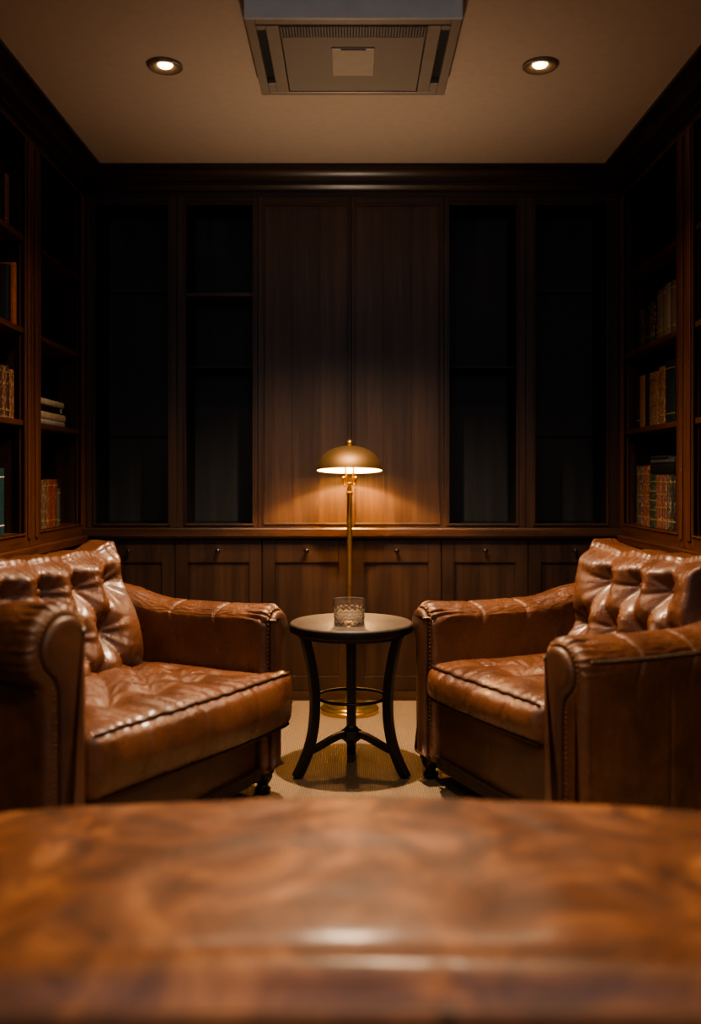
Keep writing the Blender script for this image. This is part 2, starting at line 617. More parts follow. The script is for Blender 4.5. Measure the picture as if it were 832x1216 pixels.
LB = ['at the far left, mostly behind the left armchair', 'with one knob, behind the back of the left armchair arm',
      'directly left of the lamp pole', 'directly right of the lamp pole', 'second from the right, behind the right armchair arm',
      'at the far right, mostly behind the right armchair']
ex = [100, 207.5, 311, 417, 524, 627, 740]
for i in range(6):
    base_cabinet(ex[i], ex[i + 1], 'dark walnut base cabinet ' + LB[i])

# ---------------------------------------------------------------- bookcases on the side walls
SH = [1.96, 1.607, 1.255]
SB, ST = 0.825, 2.33


def bookcase(sg, Xf, ya, yb, oa, ob, label, group):
    """sg=-1 left wall; ya..yb outer range along the wall, oa..ob opening"""
    Xw = Xf + sg * 0.33
    t = thing('bookcase', label, 'bookcase', (Xf + sg * 0.16, (ya + yb) / 2, 0), 0, group)
    ox, oy, oz = t.location
    g = 0.0007

    def X(d):
        return Xf + sg * d

    def bo(name, mats, m, p=t, **k):
        m.v = [(a - ox, b - oy, c - oz) for a, b, c in m.v]
        return m.build(name, mats, p, **k)
    for a, b in ((ya + g, oa), (ob, yb - g)):
        m = MB().box(X(0), X(0.024), a, b, 0.77, TOPZ)
        if b - a > 0.05:
            c = (a + b) / 2
            m.box(X(-0.007), X(0), c - 0.016, c + 0.016, 0.80, TOPZ - 0.02)
        bo('stile', M['stile'], m, bevel=0.003)
    bo('head_rail', M['crown'], MB().box(X(0), X(0.024), oa, ob, ST, TOPZ), bevel=0.002)
    bo('bottom_rail', M['shelf_y'], MB().box(X(0), X(0.024), oa, ob, 0.77, SB), bevel=0.002)
    bo('side_panel', M['wood_z'], MB().box(X(0.024), X(0.32), ya + g, oa - 0.012, 0.77, TOPZ))
    bo('side_panel', M['wood_z'], MB().box(X(0.024), X(0.32), ob + 0.012, yb - g, 0.77, TOPZ))
    bo('back_panel', M['nside'], MB().box(X(0.305), X(0.32), oa - 0.012, ob + 0.012, 0.77, TOPZ))
    bo('bottom_panel', M['shelf_y'], MB().box(X(0.024), X(0.305), oa - 0.012, ob + 0.012, SB - 0.03, SB - 0.0005))
    bo('top_panel', M['nside'], MB().box(X(0.024), X(0.305), oa - 0.012, ob + 0.012, ST, ST + 0.012))
    for z in SH:
        bo('shelf', M['shelf_y'], MB().box(X(0.006), X(0.304), oa - 0.012, ob + 0.012, z - 0.022, z), bevel=0.002)
    m = MB()
    w = 0.008
    for a in (oa - w, ob):
        m.box(X(-0.005), X(0.015), a, a + w, SB - w, ST + w)
    m.box(X(-0.005), X(0.015), oa, ob, SB - w, SB)
    m.box(X(-0.005), X(0.015), oa, ob, ST, ST + w)
    bo('bead', M['stile'], m, bevel=0.0015)
    # ledge and cupboard under the shelves
    bo('ledge', M['shelf_y'], MB().box(X(-0.028), X(0.32), ya + g, yb - g - (0.05 if yb > 4.2 else 0), 0.735, 0.77), bevel=0.004)
    bo('plinth', M['wood_y'], MB().box(X(-0.01), X(0.32), ya + g, yb - g - (0.025 if yb > 4.2 else 0), 0, 0.06))
    bo('carcass', M['wood_z'], MB().box(X(0.01), X(0.32), ya + g, yb - g - (0.025 if yb > 4.2 else 0), 0.06, 0.735))
    m = MB()
    yy1 = yb - 0.02 - (0.04 if yb > 4.2 else 0)
    a, b = ya + 0.01, yy1
    m.box(X(-0.012), X(0.01), a, a + 0.06, 0.065, 0.73)
    m.box(X(-0.012), X(0.01), b - 0.06, b, 0.065, 0.73)
    m.box(X(-0.012), X(0.01), a + 0.06, b - 0.06, 0.065, 0.13)
    m.box(X(-0.012), X(0.01), a + 0.06, b - 0.06, 0.66, 0.73)
    m.box(X(-0.003), X(0.01), a + 0.06, b - 0.06, 0.13, 0.66)
    bo('door', M['wood_z'], m, bevel=0.002)
    return t


GB = 'bookcases on the side walls'
bookcase(-1, XL, 3.605, ZF - .001, 3.69, 4.255, 'dark bookcase on the left wall by the back corner, holding a pale book stack', GB)
bookcase(-1, XL, 3.13, 3.605, 3.21, 3.52, 'dark walnut bookcase on the left wall, cut off by the left edge of the photo', GB)
bookcase(1, XR, 3.465, ZF - .001, 3.55, 4.255, 'dark walnut bookcase on the right wall, next to the back corner, filled with old books', GB)
bookcase(1, XR, 3.13, 3.465, 3.21, 3.385, 'dark walnut bookcase on the right wall, cut off by the right edge of the photo', GB)

# ---------------------------------------------------------------- books
BM = {}


def bookmat(col, gilt):
    k = (col, gilt)
    if k not in BM:
        BM[k] = gilded('book_cloth', col, gold=(0.36, 0.26, 0.16), thr={1: 0.60, 2: 0.53}[gilt]) if gilt else plain('book_cloth', col, 0.55, 0, 50, 0.25)
    return BM[k]


M['gold'] = plain('gilt_band', (0.40, 0.27, 0.12), 0.4, 0.5, 60)


def book(sg, Xs, y0, y1, z, h, col, label, group, gilt=0, bands=2, depth=0.15, bandmat=None):
    """upright book, spine towards the room at |Xs|, spanning y0..y1 along the wall"""
    w = y1 - y0 - 0.0016
    o = MB()
    c = 0.003
    sp = 0.006
    prof = []                       # rounded spine
    for i in range(9):
        a = -PI / 2 + PI * i / 8
        prof.append((-sp * math.cos(a), w / 2 * math.sin(a)))
    prof += [(depth, w / 2), (depth, w / 2 - c), (c, w / 2 - c), (c, -w / 2 + c), (depth, -w / 2 + c), (depth, -w / 2)]
    ring = lambda zz: [(sg * a, b, zz) for a, b in prof]
    o.sweep([ring(0.0), ring(h)])
    for i in range(bands):
        zz = h * (0.14 + 0.72 * i / max(1, bands - 1))
        pr = [(-(sp + 0.0018) * math.cos(-PI / 2 + PI * k / 8), (w / 2) * math.sin(-PI / 2 + PI * k / 8)) for k in range(9)]
        o.sweep([[(sg * a, b, zz) for a, b in pr], [(sg * a, b, zz + 0.005) for a, b in pr]], mi=1)
    ob = o.build('book', [bookmat(col, gilt), bandmat or M['gold']], None, smooth=35, loc=(Xs, (y0 + y1) / 2, z))
    tag(ob, label, 'book', group)
    MB().box(sg * (c + .0005), sg * (depth - 0.005), -w / 2 + c, w / 2 - c, 0.004, h - 0.004).build('page_block', M['page'], ob)
    return ob


def flat_book(sg, Xs, y0, y1, z, th, col, label, group, depth=0.2, emblem=False, gilt=0):
    """book lying flat, spine towards the room"""
    o = MB()
    c, sp, L = 0.003, 0.005, y1 - y0
    th2 = th - 0.0006
    prof = [(-sp * math.cos(-PI / 2 + PI * i / 8), th2 / 2 + th2 / 2 * math.sin(-PI / 2 + PI * i / 8)) for i in range(9)]
    prof += [(depth, th2), (depth, th2 - c), (c, th2 - c), (c, c), (depth, c), (depth, 0)]
    o.sweep([[(sg * a, -L / 2, b) for a, b in prof], [(sg * a, L / 2, b) for a, b in prof]])
    ob = o.build('book', bookmat(col, gilt), None, smooth=35, loc=(Xs, (y0 + y1) / 2, z))
    tag(ob, label, 'book', group)
    MB().box(sg * (c + .0005), sg * (depth - 0.005), -L / 2 + 0.004, L / 2 - 0.004, c, th2 - c).build('page_block', M['page'], ob)
    if emblem:
        pts = [(-sg * (sp + 0.0005), L * 0.36 + 0.008 * math.cos(a), th / 2 + 0.008 * math.sin(a)) for a in [2 * PI * k / 20 for k in range(20)]]
        MB().tube(pts, 0.0013, 6, closed=True).build('emblem', M['white'], ob)
    return ob


def yl(x, X):
    return F * abs(X) / abs(x - HX)


E = 0.0006
# left wall, corner bookcase
XB = XL - 0.032
g1 = 'flat books stacked on the left bookcase'
z = SH[2] + E
for th, col, lab, em, y0, y1 in (
        (0.024, (0.34, 0.32, 0.29), 'pale grey book lying flat, lowest of the stack in the left bookcase', False, 3.76, 4.10),
        (0.031, (0.46, 0.37, 0.25), 'cream book lying flat between the grey and the black book in the left bookcase', False, 3.755, 4.11),
        (0.026, (0.008, 0.008, 0.009), 'black book with small white ring emblem, lying flat in the left bookcase stack', True, 3.75, 4.09),
        (0.027, (0.48, 0.42, 0.33), 'ivory book lying flat on top of the stack in the left bookcase', False, 3.75, 4.09)):
    flat_book(-1, XB, y0, y1, z, th, col, lab, g1, emblem=em)
    z += th + E
g2 = 'upright books on the bottom shelf of the left corner bookcase'
yy = 3.745
for w, h, col, gl, lab in (
        (0.066, 0.200, (0.09, 0.055, 0.032), 2, 'thick speckled brown volume, nearest on the bottom shelf of the left corner bookcase'),
        (0.058, 0.200, (0.08, 0.042, 0.026), 2, 'brown gilt volume, second on the bottom shelf of the left corner bookcase'),
        (0.078, 0.203, (0.16, 0.036, 0.018), 1, 'thickest reddish brown volume on the bottom shelf of the left corner bookcase'),
        (0.055, 0.203, (0.14, 0.03, 0.016), 1, 'red topped volume, fourth on the bottom shelf of the left corner bookcase'),
        (0.035, 0.165, (0.06, 0.07, 0.068), 0, 'slim grey book ending the bottom row of the left corner bookcase')):
    book(-1, XB, yy, yy + w, SB + E, h, col, lab, g2, gl, 2)
    yy += w + 0.001
book(-1, XB, 3.712, 3.765, SH[1] + E, 0.215, (0.13, 0.06, 0.03), 'single speckled brown book standing one shelf above the pale stack of books', None, 2, 2)
# left wall, near bookcase
g3 = 'upright books on the middle shelf of the near left bookcase'
yy = 3.492
for w, h, col, gl, lab in (
        (0.050, 0.185, (0.17, 0.06, 0.03), 2, 'reddish gilt book ending the row at the left edge of the photo'),
        (0.030, 0.195, (0.035, 0.022, 0.016), 1, 'dark brown book beside the reddish gilt book at the left edge of the photo'),
        (0.036, 0.190, (0.14, 0.045, 0.028), 2, 'rust red book beside the dark brown one at the left edge of the photo'),
        (0.040, 0.192, (0.06, 0.03, 0.02), 1, 'brown book, last of the row cut off by the left edge of the photo')):
    book(-1, XB, yy - w, yy, SH[2] + E, h, col, lab, g3, gl, 2)
    yy -= w + 0.001
book(-1, XB, 3.486, 3.515, SH[1] + E, 0.24, (0.34, 0.10, 0.035), 'slim orange red book standing alone against the left bookcase side', None, 0, 0)
book(-1, XB - 0.010, 3.447, 3.4855, SH[1] + E, 0.225, (0.010, 0.012, 0.016), 'black book set back beside the slim orange red book in the left bookcase', None, 0, 0)
book(-1, XB, 3.398, 3.440, SH[0] + E, 0.195, (0.24, 0.085, 0.045), 'small reddish book on the top shelf at the left edge of the photo', None, 0, 1)
book(-1, XB, 3.35, 3.397, SH[0] + E, 0.23, (0.012, 0.012, 0.014), 'black book beside a small reddish book on the top shelf of the left bookcase', None, 0, 0)
book(-1, XB, 3.335, 3.392, SB + E, 0.245, (0.012, 0.05, 0.055), 'teal book on the bottom shelf at the left edge of the photo', None, 0, 2, bandmat=M['white'])
# right wall, corner bookcase
XB = XR + 0.032


def row(z, items, group):
    for xa, xb, h, col, gl, bands, lab in items:
        book(1, XB, yl(xb, XB) + 0.0004, yl(xa, XB) - 0.0004, z + E, h, col, lab, group, gl, bands)


row(SH[1], (
    (759, 765.5, 0.165, (0.012, 0.013, 0.016), 2, 0, 'black book with pale lettering, farthest on the second shelf of the right bookcase'),
    (765.5, 771, 0.165, (0.012, 0.013, 0.016), 1, 0, 'black book with faint lettering, second from far end, right bookcase second shelf'),
    (771, 777, 0.175, (0.014, 0.015, 0.018), 2, 0, 'taller black book with lettering beside the beige volumes at right'),
    (780.5, 787, 0.205, (0.16, 0.12, 0.085), 0, 2, 'beige volume, farthest of four on the second shelf of the right bookcase'),
    (787, 791, 0.210, (0.13, 0.095, 0.07), 0, 2, 'beige brown volume, second of four on the second shelf of the right bookcase'),
    (791, 796, 0.213, (0.20, 0.155, 0.11), 0, 2, 'lightest beige volume, third of four on the second shelf of the right bookcase'),
    (796, 802, 0.213, (0.11, 0.08, 0.055), 0, 2, 'brown volume half hidden by the stile on the second shelf at right')), 'books on the second shelf of the right corner bookcase')
row(SH[2], (
    (755.5, 760, 0.222, (0.03, 0.027, 0.026), 0, 1, 'thin black book, farthest on the third shelf of the right bookcase'),
    (760, 766, 0.228, (0.30, 0.15, 0.06), 0, 1, 'golden brown book between two black books on the third shelf at right'),
    (766, 771, 0.228, (0.010, 0.010, 0.012), 0, 0, 'black book right of the golden brown one on the third shelf at right'),
    (771, 782, 0.226, (0.17, 0.075, 0.035), 2, 4, 'wide brown gilt volume in the middle of the third shelf at right'),
    (782, 790, 0.238, (0.15, 0.065, 0.032), 2, 4, 'tall brown gilt volume beside the dark green book on the third shelf at right'),
    (790, 801.5, 0.253, (0.014, 0.022, 0.022), 0, 2, 'tallest dark green book by the stile on the third shelf of the right bookcase')), 'books on the third shelf of the right corner bookcase')
row(SB, (
    (756, 763, 0.262, (0.028, 0.020, 0.022), 2, 3, 'dark lettered book, farthest on the bottom shelf of the right bookcase'),
    (763, 771, 0.262, (0.15, 0.022, 0.020), 2, 5, 'tall red gilt volume on the bottom shelf of the right bookcase'),
    (771, 779, 0.222, (0.014, 0.034, 0.022), 1, 5, 'dark green gilt volume on the bottom shelf of the right bookcase'),
    (779, 786, 0.222, (0.14, 0.022, 0.022), 2, 4, 'red gilt volume right of the green one on the bottom shelf at right'),
    (786, 792, 0.222, (0.10, 0.016, 0.018), 2, 4, 'wine red volume on the bottom shelf of the right bookcase'),
    (792, 797, 0.222, (0.016, 0.018, 0.018), 2, 2, 'black speckled volume on the bottom shelf of the right bookcase'),
    (797, 802, 0.222, (0.018, 0.016, 0.015), 1, 2, 'black volume against the stile on the bottom shelf of the right bookcase')), 'books on the bottom shelf of the right corner bookcase')
z = SB + 0.222 + 2 * E
ya, yb = yl(801, XB) + 0.01, yl(772, XB)
for th, col, a, b, lab in ((0.046, (0.010, 0.010, 0.011), ya, yb, 'thick black book lying on the row of volumes on the bottom shelf at right'),
                           (0.017, (0.06, 0.062, 0.066), ya, yb + 0.0, 'grey book lying on the thick black book on the bottom shelf at right'),
                           (0.016, (0.022, 0.023, 0.026), ya + 0.09, yb, 'small dark book on top of the flat stack on the bottom shelf at right')):
    flat_book(1, XB + 0.004, a, b, z, th, col, lab, 'flat books on the volumes of the right bookcase', depth=0.14)
    z += th + E

# ---------------------------------------------------------------- ceiling unit and downlights
AB = CEIL - 0.062
ay0, ay1 = 2.765, 3.325
ahw = 0.327
t = thing('ceiling_air_conditioner', 'square grey metal air conditioning cassette on the ceiling, with slotted grille', 'air conditioner', (0.006, (ay0 + ay1) / 2, AB), 0)
hy = (ay1 - ay0) / 2
ZT = CEIL - AB - 0.0005
MB().box(-ahw, ahw, -hy, -hy + 0.006, 0, ZT).build('front_fascia', M['ac_f'], t, bevel=0.0015)
m = MB()
m.box(-ahw, -ahw + 0.03, -hy + 0.006, hy, 0, ZT)
m.box(ahw - 0.03, ahw, -hy + 0.006, hy, 0, ZT)
m.box(-ahw + 0.03, ahw - 0.03, -hy + 0.006, -hy + 0.04, 0, ZT)
m.box(-ahw + 0.03, ahw - 0.03, hy - 0.028, hy, 0, ZT)
for s in (-1, 1):
    m.box(s * (ahw - 0.058), s * (ahw - 0.10), -hy + 0.05, hy - 0.028, 0, ZT)
    m.box(s * (ahw - 0.03), s * (ahw - 0.058), -hy + 0.05, -hy + 0.075, 0, ZT)
    m.box(s * (ahw - 0.03), s * (ahw - 0.058), hy - 0.1, hy - 0.028, 0, ZT)
m.build('frame', M['ac'], t, bevel=0.003)
for s in (-1, 1):
    MB().box(s * (ahw - 0.03), s * (ahw - 0.058), -hy + 0.075, hy - 0.1, 0.02, 0.03).build('air_slot', M['dark'], t)
MB().box(-ahw + 0.1, ahw - 0.1, -hy + 0.04, -hy + 0.128, 0.006, 0.020).build('intake_slot', M['dark'], t)
m = MB()
nb = 50
for i in range(nb):
    x = -ahw + 0.106 + (2 * ahw - 0.212) * i / (nb - 1)
    m.box(x - 0.0020, x + 0.0020, -hy + 0.056, -hy + 0.127, 0.001, 0.0062)
m.build('intake_fins', M['ac'], t)
MB().box(-ahw + 0.103, ahw - 0.103, -hy + 0.129, hy - 0.031, 0.003, 0.02).build('grille', M['grille'], t, bevel=0.002)
m = MB().box(-0.070, 0.070, -0.088, 0.112, -0.003, 0.004)
pl = m.build('access_plate', M['ac_plate'], t, bevel=0.003)
MB().box(-0.04, 0.04, -0.086, -0.082, -0.0045, -0.003).build('plate_catch', M['dark'], pl)


def downlight(x, y, label):
    d = F * (CEIL - CH) / (HY - y)
    t = thing('recessed_downlight', label, 'downlight', (px(x, d), d, CEIL - 0.012), 0, 'lit downlights in the ceiling')
    MB().lathe([(0.060, 0.0115), (0.061, 0.004), (0.057, 0.0), (0.050, 0.001), (0.040, 0.005), (0.028, 0.0085), (0.026, 0.0115)], (0, 0, 0), 48, cap=False).build('trim_ring', M['bronze'], t, smooth=60)
    MB().lathe([(0.0005, 0.0015), (0.012, 0.0022), (0.021, 0.0050), (0.0262, 0.0112)], (0, 0, 0), 40, cap=False).build('lens', M['lens'], t, smooth=60)
    return t


d1 = downlight(196, 77, 'small round lit downlight in the ceiling, left of the air conditioner')
d2 = downlight(641, 76.5, 'small round lit downlight in the ceiling, right of the air conditioner')

# ---------------------------------------------------------------- floor lamp
LX, LY = -0.008, 4.105
t = thing('floor_lamp', 'brass floor lamp with a glowing dome shade, standing behind the round table', 'lamp', (LX, LY, 0), 0)
MB().lathe([(0.0005, 0.0), (0.128, 0.0), (0.130, 0.004), (0.130, 0.016), (0.126, 0.021), (0.105, 0.024), (0.10, 0.03), (0.045, 0.036), (0.032, 0.046), (0.022, 0.064), (0.0145, 0.08), (0.0145, 0.085)], (0, 0, 0), 64).build('base', M['brass'], t, smooth=35)
MB().lathe([(0.012, 0.08), (0.012, 0.955), (0.0145, 0.957), (0.0145, 0.972), (0.010, 0.974), (0.010, 1.012), (0.006, 1.014)], (0, 0, 0), 24).build('pole', M['brass'], t, smooth=35)
rim = pz(558.5, LY)
br = MB()
zc = rim - 0.068
pts = [(-0.026, 0, zc + 0.034), (-0.027, 0, zc + 0.012), (-0.02, 0, zc), (0, 0, zc - 0.002), (0.02, 0, zc), (0.027, 0, zc + 0.012), (0.026, 0, zc + 0.034)]
br.tube(pts, 0.0045, 10)
br.ball((-0.026, 0, zc + 0.036), 0.0062)
br.ball((0.026, 0, zc + 0.036), 0.0062)
br.build('bracket', M['brass'], t, smooth=60)
for s in (-1, 1):
    MB().tube([(s * 0.014, 0, zc + 0.002), (s * 0.017, 0, rim + 0.0), (s * 0.020, 0, rim + 0.055)], 0.0055, 10).build('support_rod', M['brass'], t, smooth=60)
# tilted dome shade
TL = math.radians(4.6)


def tilt(m, hinge):
    ct, sn = math.cos(TL), math.sin(TL)
    # front rim up: rotate about X
    m.v = [(x, y * ct + (z) * sn, hinge - y * sn + (z) * ct) for x, y, z in m.v]
    return m


SR, SHH = 0.1455, 0.108
prof = []
for i in range(17):
    a = (PI / 2) * i / 16
    prof.append((max(0.0005, SR * math.cos(a) ** 0.9), SHH * math.sin(a)))
shade = tilt(MB().lathe([(SR, -0.001)] + prof, (0, 0, 0), 64, cap=False), rim).build('shade', M['brass_d'], t, smooth=50)
inn = [(max(0.0005, (SR - 0.0035) * math.cos((PI / 2) * i / 16) ** 0.9), (SHH - 0.0035) * math.sin((PI / 2) * i / 16)) for i in range(17)]
tilt(MB().lathe([(SR, -0.001)] + [(SR - 0.0035, -0.001)] + inn, (0, 0, 0), 64, cap=False), rim).build('shade_lining', M['shadein'], shade, smooth=50)
fi = MB().lathe([(0.004, SHH - 0.002), (0.005, SHH + 0.004), (0.009, SHH + 0.006), (0.006, SHH + 0.009)], (0, 0, 0), 16)
fi.ball((0, 0, SHH + 0.013), 0.0165, seg=16, rings=10)
tilt(fi, rim).build('finial', M['brass'], t, smooth=50)
MB().lathe([(0.0005, 0.0), (0.009, 0.003), (0.014, 0.012), (0.014, 0.02), (0.009, 0.03), (0.0005, 0.034)], (0, 0, rim + 0.064), 20).build('bulb', M['bulb'], t, smooth=60)
MB().lathe([(0.0095, 0), (0.0095, 0.044)], (0, 0, rim + 0.020), 16).build('socket', M['brass'], t, smooth=40)

# ---------------------------------------------------------------- side table
TX, TY, TH = 0.0, 3.28, pz(738, 3.28)
t = thing('side_table', 'round black side table with curved legs between the two armchairs', 'side table', (TX, TY, 0), 0)
MB().lathe([(0.0005, TH - 0.034), (0.205, TH - 0.034), (0.213, TH - 0.031), (0.2165, TH - 0.025), (0.2165, TH - 0.007), (0.214, TH - 0.002), (0.211, TH), (0.0005, TH)], (0, 0, 0), 96).build('tabletop', M['tabletop'], t, smooth=35)
MB().lathe([(0.2172, TH - 0.030), (0.2180, TH - 0.026), (0.2180, TH - 0.010), (0.2172, TH - 0.006), (0.214, TH - 0.006), (0.2140, TH - 0.030)], (0, 0, 0), 96, cap=False).build('rim_band', M['black'], t, smooth=35)
MB().lathe([(0.0005, TH - 0.046), (0.19, TH - 0.046), (0.192, TH - 0.034), (0.0005, TH - 0.034)], (0, 0, 0), 64).build('apron', M['black'], t, smooth=35)


def legR(h):
    pts = [(0.0, 0.207), (0.05, 0.178), (0.10, 0.158), (0.17, 0.142), (0.25, 0.1375), (0.33, 0.143), (0.41, 0.157), (0.49, 0.178)]
    for (a, ra), (b, rb) in zip(pts[:-1], pts[1:]):
        if h <= b:
            return ra + (rb - ra) * (h - a) / (b - a)
    return pts[-1][1]


for ang in (-90 - 66, -90 + 66, 90):
    a = math.radians(ang)
    dx, dy = math.cos(a), math.sin(a)
    path = [(dx * legR(h), dy * legR(h), h) for h in [0.49 * i / 24 for i in range(25)]]
    path = [(dx * (legR(0) + 0.0), dy * legR(0), 0.0)] + path[1:]
    # smooth the poly line
    for _ in range(3):
        path = [path[0]] + [tuple((path[i - 1][k] + 2 * path[i][k] + path[i + 1][k]) / 4 for k in range(3)) for i in range(1, len(path) - 1)] + [path[-1]]
    m = MB().tube(path, (0.0165, 0.015), 4, flat=(-dy, dx, 0))
    m.v = [(x, y, max(0.0, z)) for x, y, z in m.v]
    m.build('leg', M['black'], t, bevel=0.003)
    p2 = []
    for i in range(13):
        s = i / 12
        rr = 0.02 + (legR(0.088) - 0.02) * s
        p2.append((dx * rr, dy * rr, 0.132 - 0.046 * sstep(s * 0.9)))
    MB().tube(p2, (0.010, 0.012), 4, flat=(-dy, dx, 0)).build('stretcher', M['black'], t, bevel=0.003)
MB().lathe([(0.0005, 0.085), (0.016, 0.085), (0.019, 0.10), (0.036, 0.112), (0.038, 0.142), (0.026, 0.150), (0.0175, 0.158), (0.0175, TH - 0.046)], (0, 0, 0), 6).build('centre_post', M['black'], t, bevel=0.002)
RR = 0.121
MB().tube([(RR * math.cos(2 * PI * k / 64), RR * math.sin(2 * PI * k / 64), 0.262) for k in range(64)], 0.0055, 8, closed=True).build('ring_stretcher', M['black'], t, smooth=60)

# cut glass tumbler
gx, gy = px(414.5, 3.21), 3.21
seg, nh = 96, 34
r0, r1, gh = 0.0525, 0.0565, 0.088
rings = []
outer = []
for i in range(nh + 1):
    s = i / nh
    zz = gh * s
    ring = []
    for k in range(seg):
        a = 2 * PI * k / seg
        r = r0 + (r1 - r0) * s
        if s < 0.03:
            r -= 0.004 * (1 - s / 0.03)
        if 0.05 < s < 0.74:
            fd = sstep((s - 0.05) / 0.04) * sstep((0.74 - s) / 0.04)
            u = a * 16 / (2 * PI)
            v = s * 5.0
            d = abs(math.sin(PI * (u + v))) * abs(math.sin(PI * (u - v)))
            r -= 0.0032 * fd * (1 - d ** 0.6)
        ring.append((r * math.cos(a), r * math.sin(a), zz))
    rings.append(ring)
for r, zz in ((r1 - 0.0008, gh + 0.0009), (r1 - 0.0020, gh + 0.0009), (r1 - 0.0028, gh - 0.0005), (r1 - 0.0042, gh * 0.75), (r0 - 0.0055, 0.026), (r0 - 0.008, 0.0185), (r0 - 0.016, 0.016), (0.001, 0.0155)):
    rings.append([(r * math.cos(2 * PI * k / seg), r * math.sin(2 * PI * k / seg), zz) for k in range(seg)])
g = MB().sweep(rings).build('tumbler', M['glass'], None, smooth=25, loc=(gx, gy, TH + 0.0006))
tag(g, 'clear cut glass tumbler standing on the round black table', 'glass')


# ---------------------------------------------------------------- armchairs
def tuft(u, v, a, b, vt, vb, ut):
    """pillow height of diamond tufting; buttons at (i a + (j odd) a/2, j b)"""
    uu, vv = max(-ut, min(ut, u)), max(vb, min(vt, v))
    p = uu / a + vv / (2 * b)
    q = -uu / a + vv / (2 * b)
    sp, sq = abs(math.sin(PI * p)), abs(math.sin(PI * q))
    pi_, qi = round(p), round(q)
    best = 9.0
    for dp in (-1, 0, 1):
        for dq in (-1, 0, 1):
            P_, Q_ = pi_ + dp, qi + dq
            u0, v0 = (P_ - Q_) * a / 2, (P_ + Q_) * b
            if v0 > vt + 1e-4 or v0 < vb - 1e-4 or abs(u0) > ut + 1e-4:
                continue
            d = math.hypot(u - u0, v - v0)
            if d < best:
                best = d
                bu, bv = u0, v0
    h = 0.42 * (sp * sq) ** 0.42
    if best < 8:
        h += 0.58 * (1 - math.exp(-(best / (0.36 * a)) ** 2))
        ang = math.atan2(v - bv, u - bu)
        ph = bu * 31 + bv * 57
        wr = math.cos(7 * ang + ph) * 0.6 + math.cos(13 * ang + 2 * ph) * 0.4
        h += 0.15 * wr * math.exp(-best / (0.33 * a)) * (1 - math.exp(-(best / 0.018) ** 2))
    else:
        h += 0.58
    return h


def nz(x, y, z, s):
    return noise.noise(Vector((x * s, y * s, z * s)))


def arm_profile(ha, zb, k=1.0, flat=False):
    zc, oc, r = ha - 0.092 * k, 0.083 * k, 0.092 * k
    pts = [(0.0, zb + (zc + 0.036 - zb) * i / 14) for i in range(14)]
    a0, a1 = math.radians(157), math.radians(-58)
    for i in range(141):
        a = a0 + (a1 - a0) * i / 140
        pts.append((oc + r * math.cos(a), zc + r * math.sin(a)))
    if flat:
        pts = pts[:14] + [q for q in pts[14:] if q[0] < oc or q[1] > zc - 0.004]
        o1 = oc + r - 0.003
        pts += [(o1 + 0.001 - 0.004 * i / 18, zb + (zc - 0.016 - zb) * (1 - i / 18)) for i in range(19)]
        return pts, (oc, zc, r)
    zt = zc - 0.098 * k
    pts += [(0.124 * k, zt)]
    pts += [(0.122 * k, zb + (zt - 0.01 - zb) * (1 - i / 10)) for i in range(1, 11)]
    return pts, (oc, zc, r)


def inset(pts, d):
    n = len(pts)
    out = []
    for i in range(n):
        ax, az = pts[i - 1]
        bx_, bz = pts[(i + 1) % n]
        tx, tz = bx_ - ax, bz - az
        l = math.hypot(tx, tz) or 1
        nx, nzz = tz / l, -tx / l                   # points run inner->top->outer: inward is right-hand side
        out.append((pts[i][0] + nx * d, pts[i][1] + nzz * d))
    return out


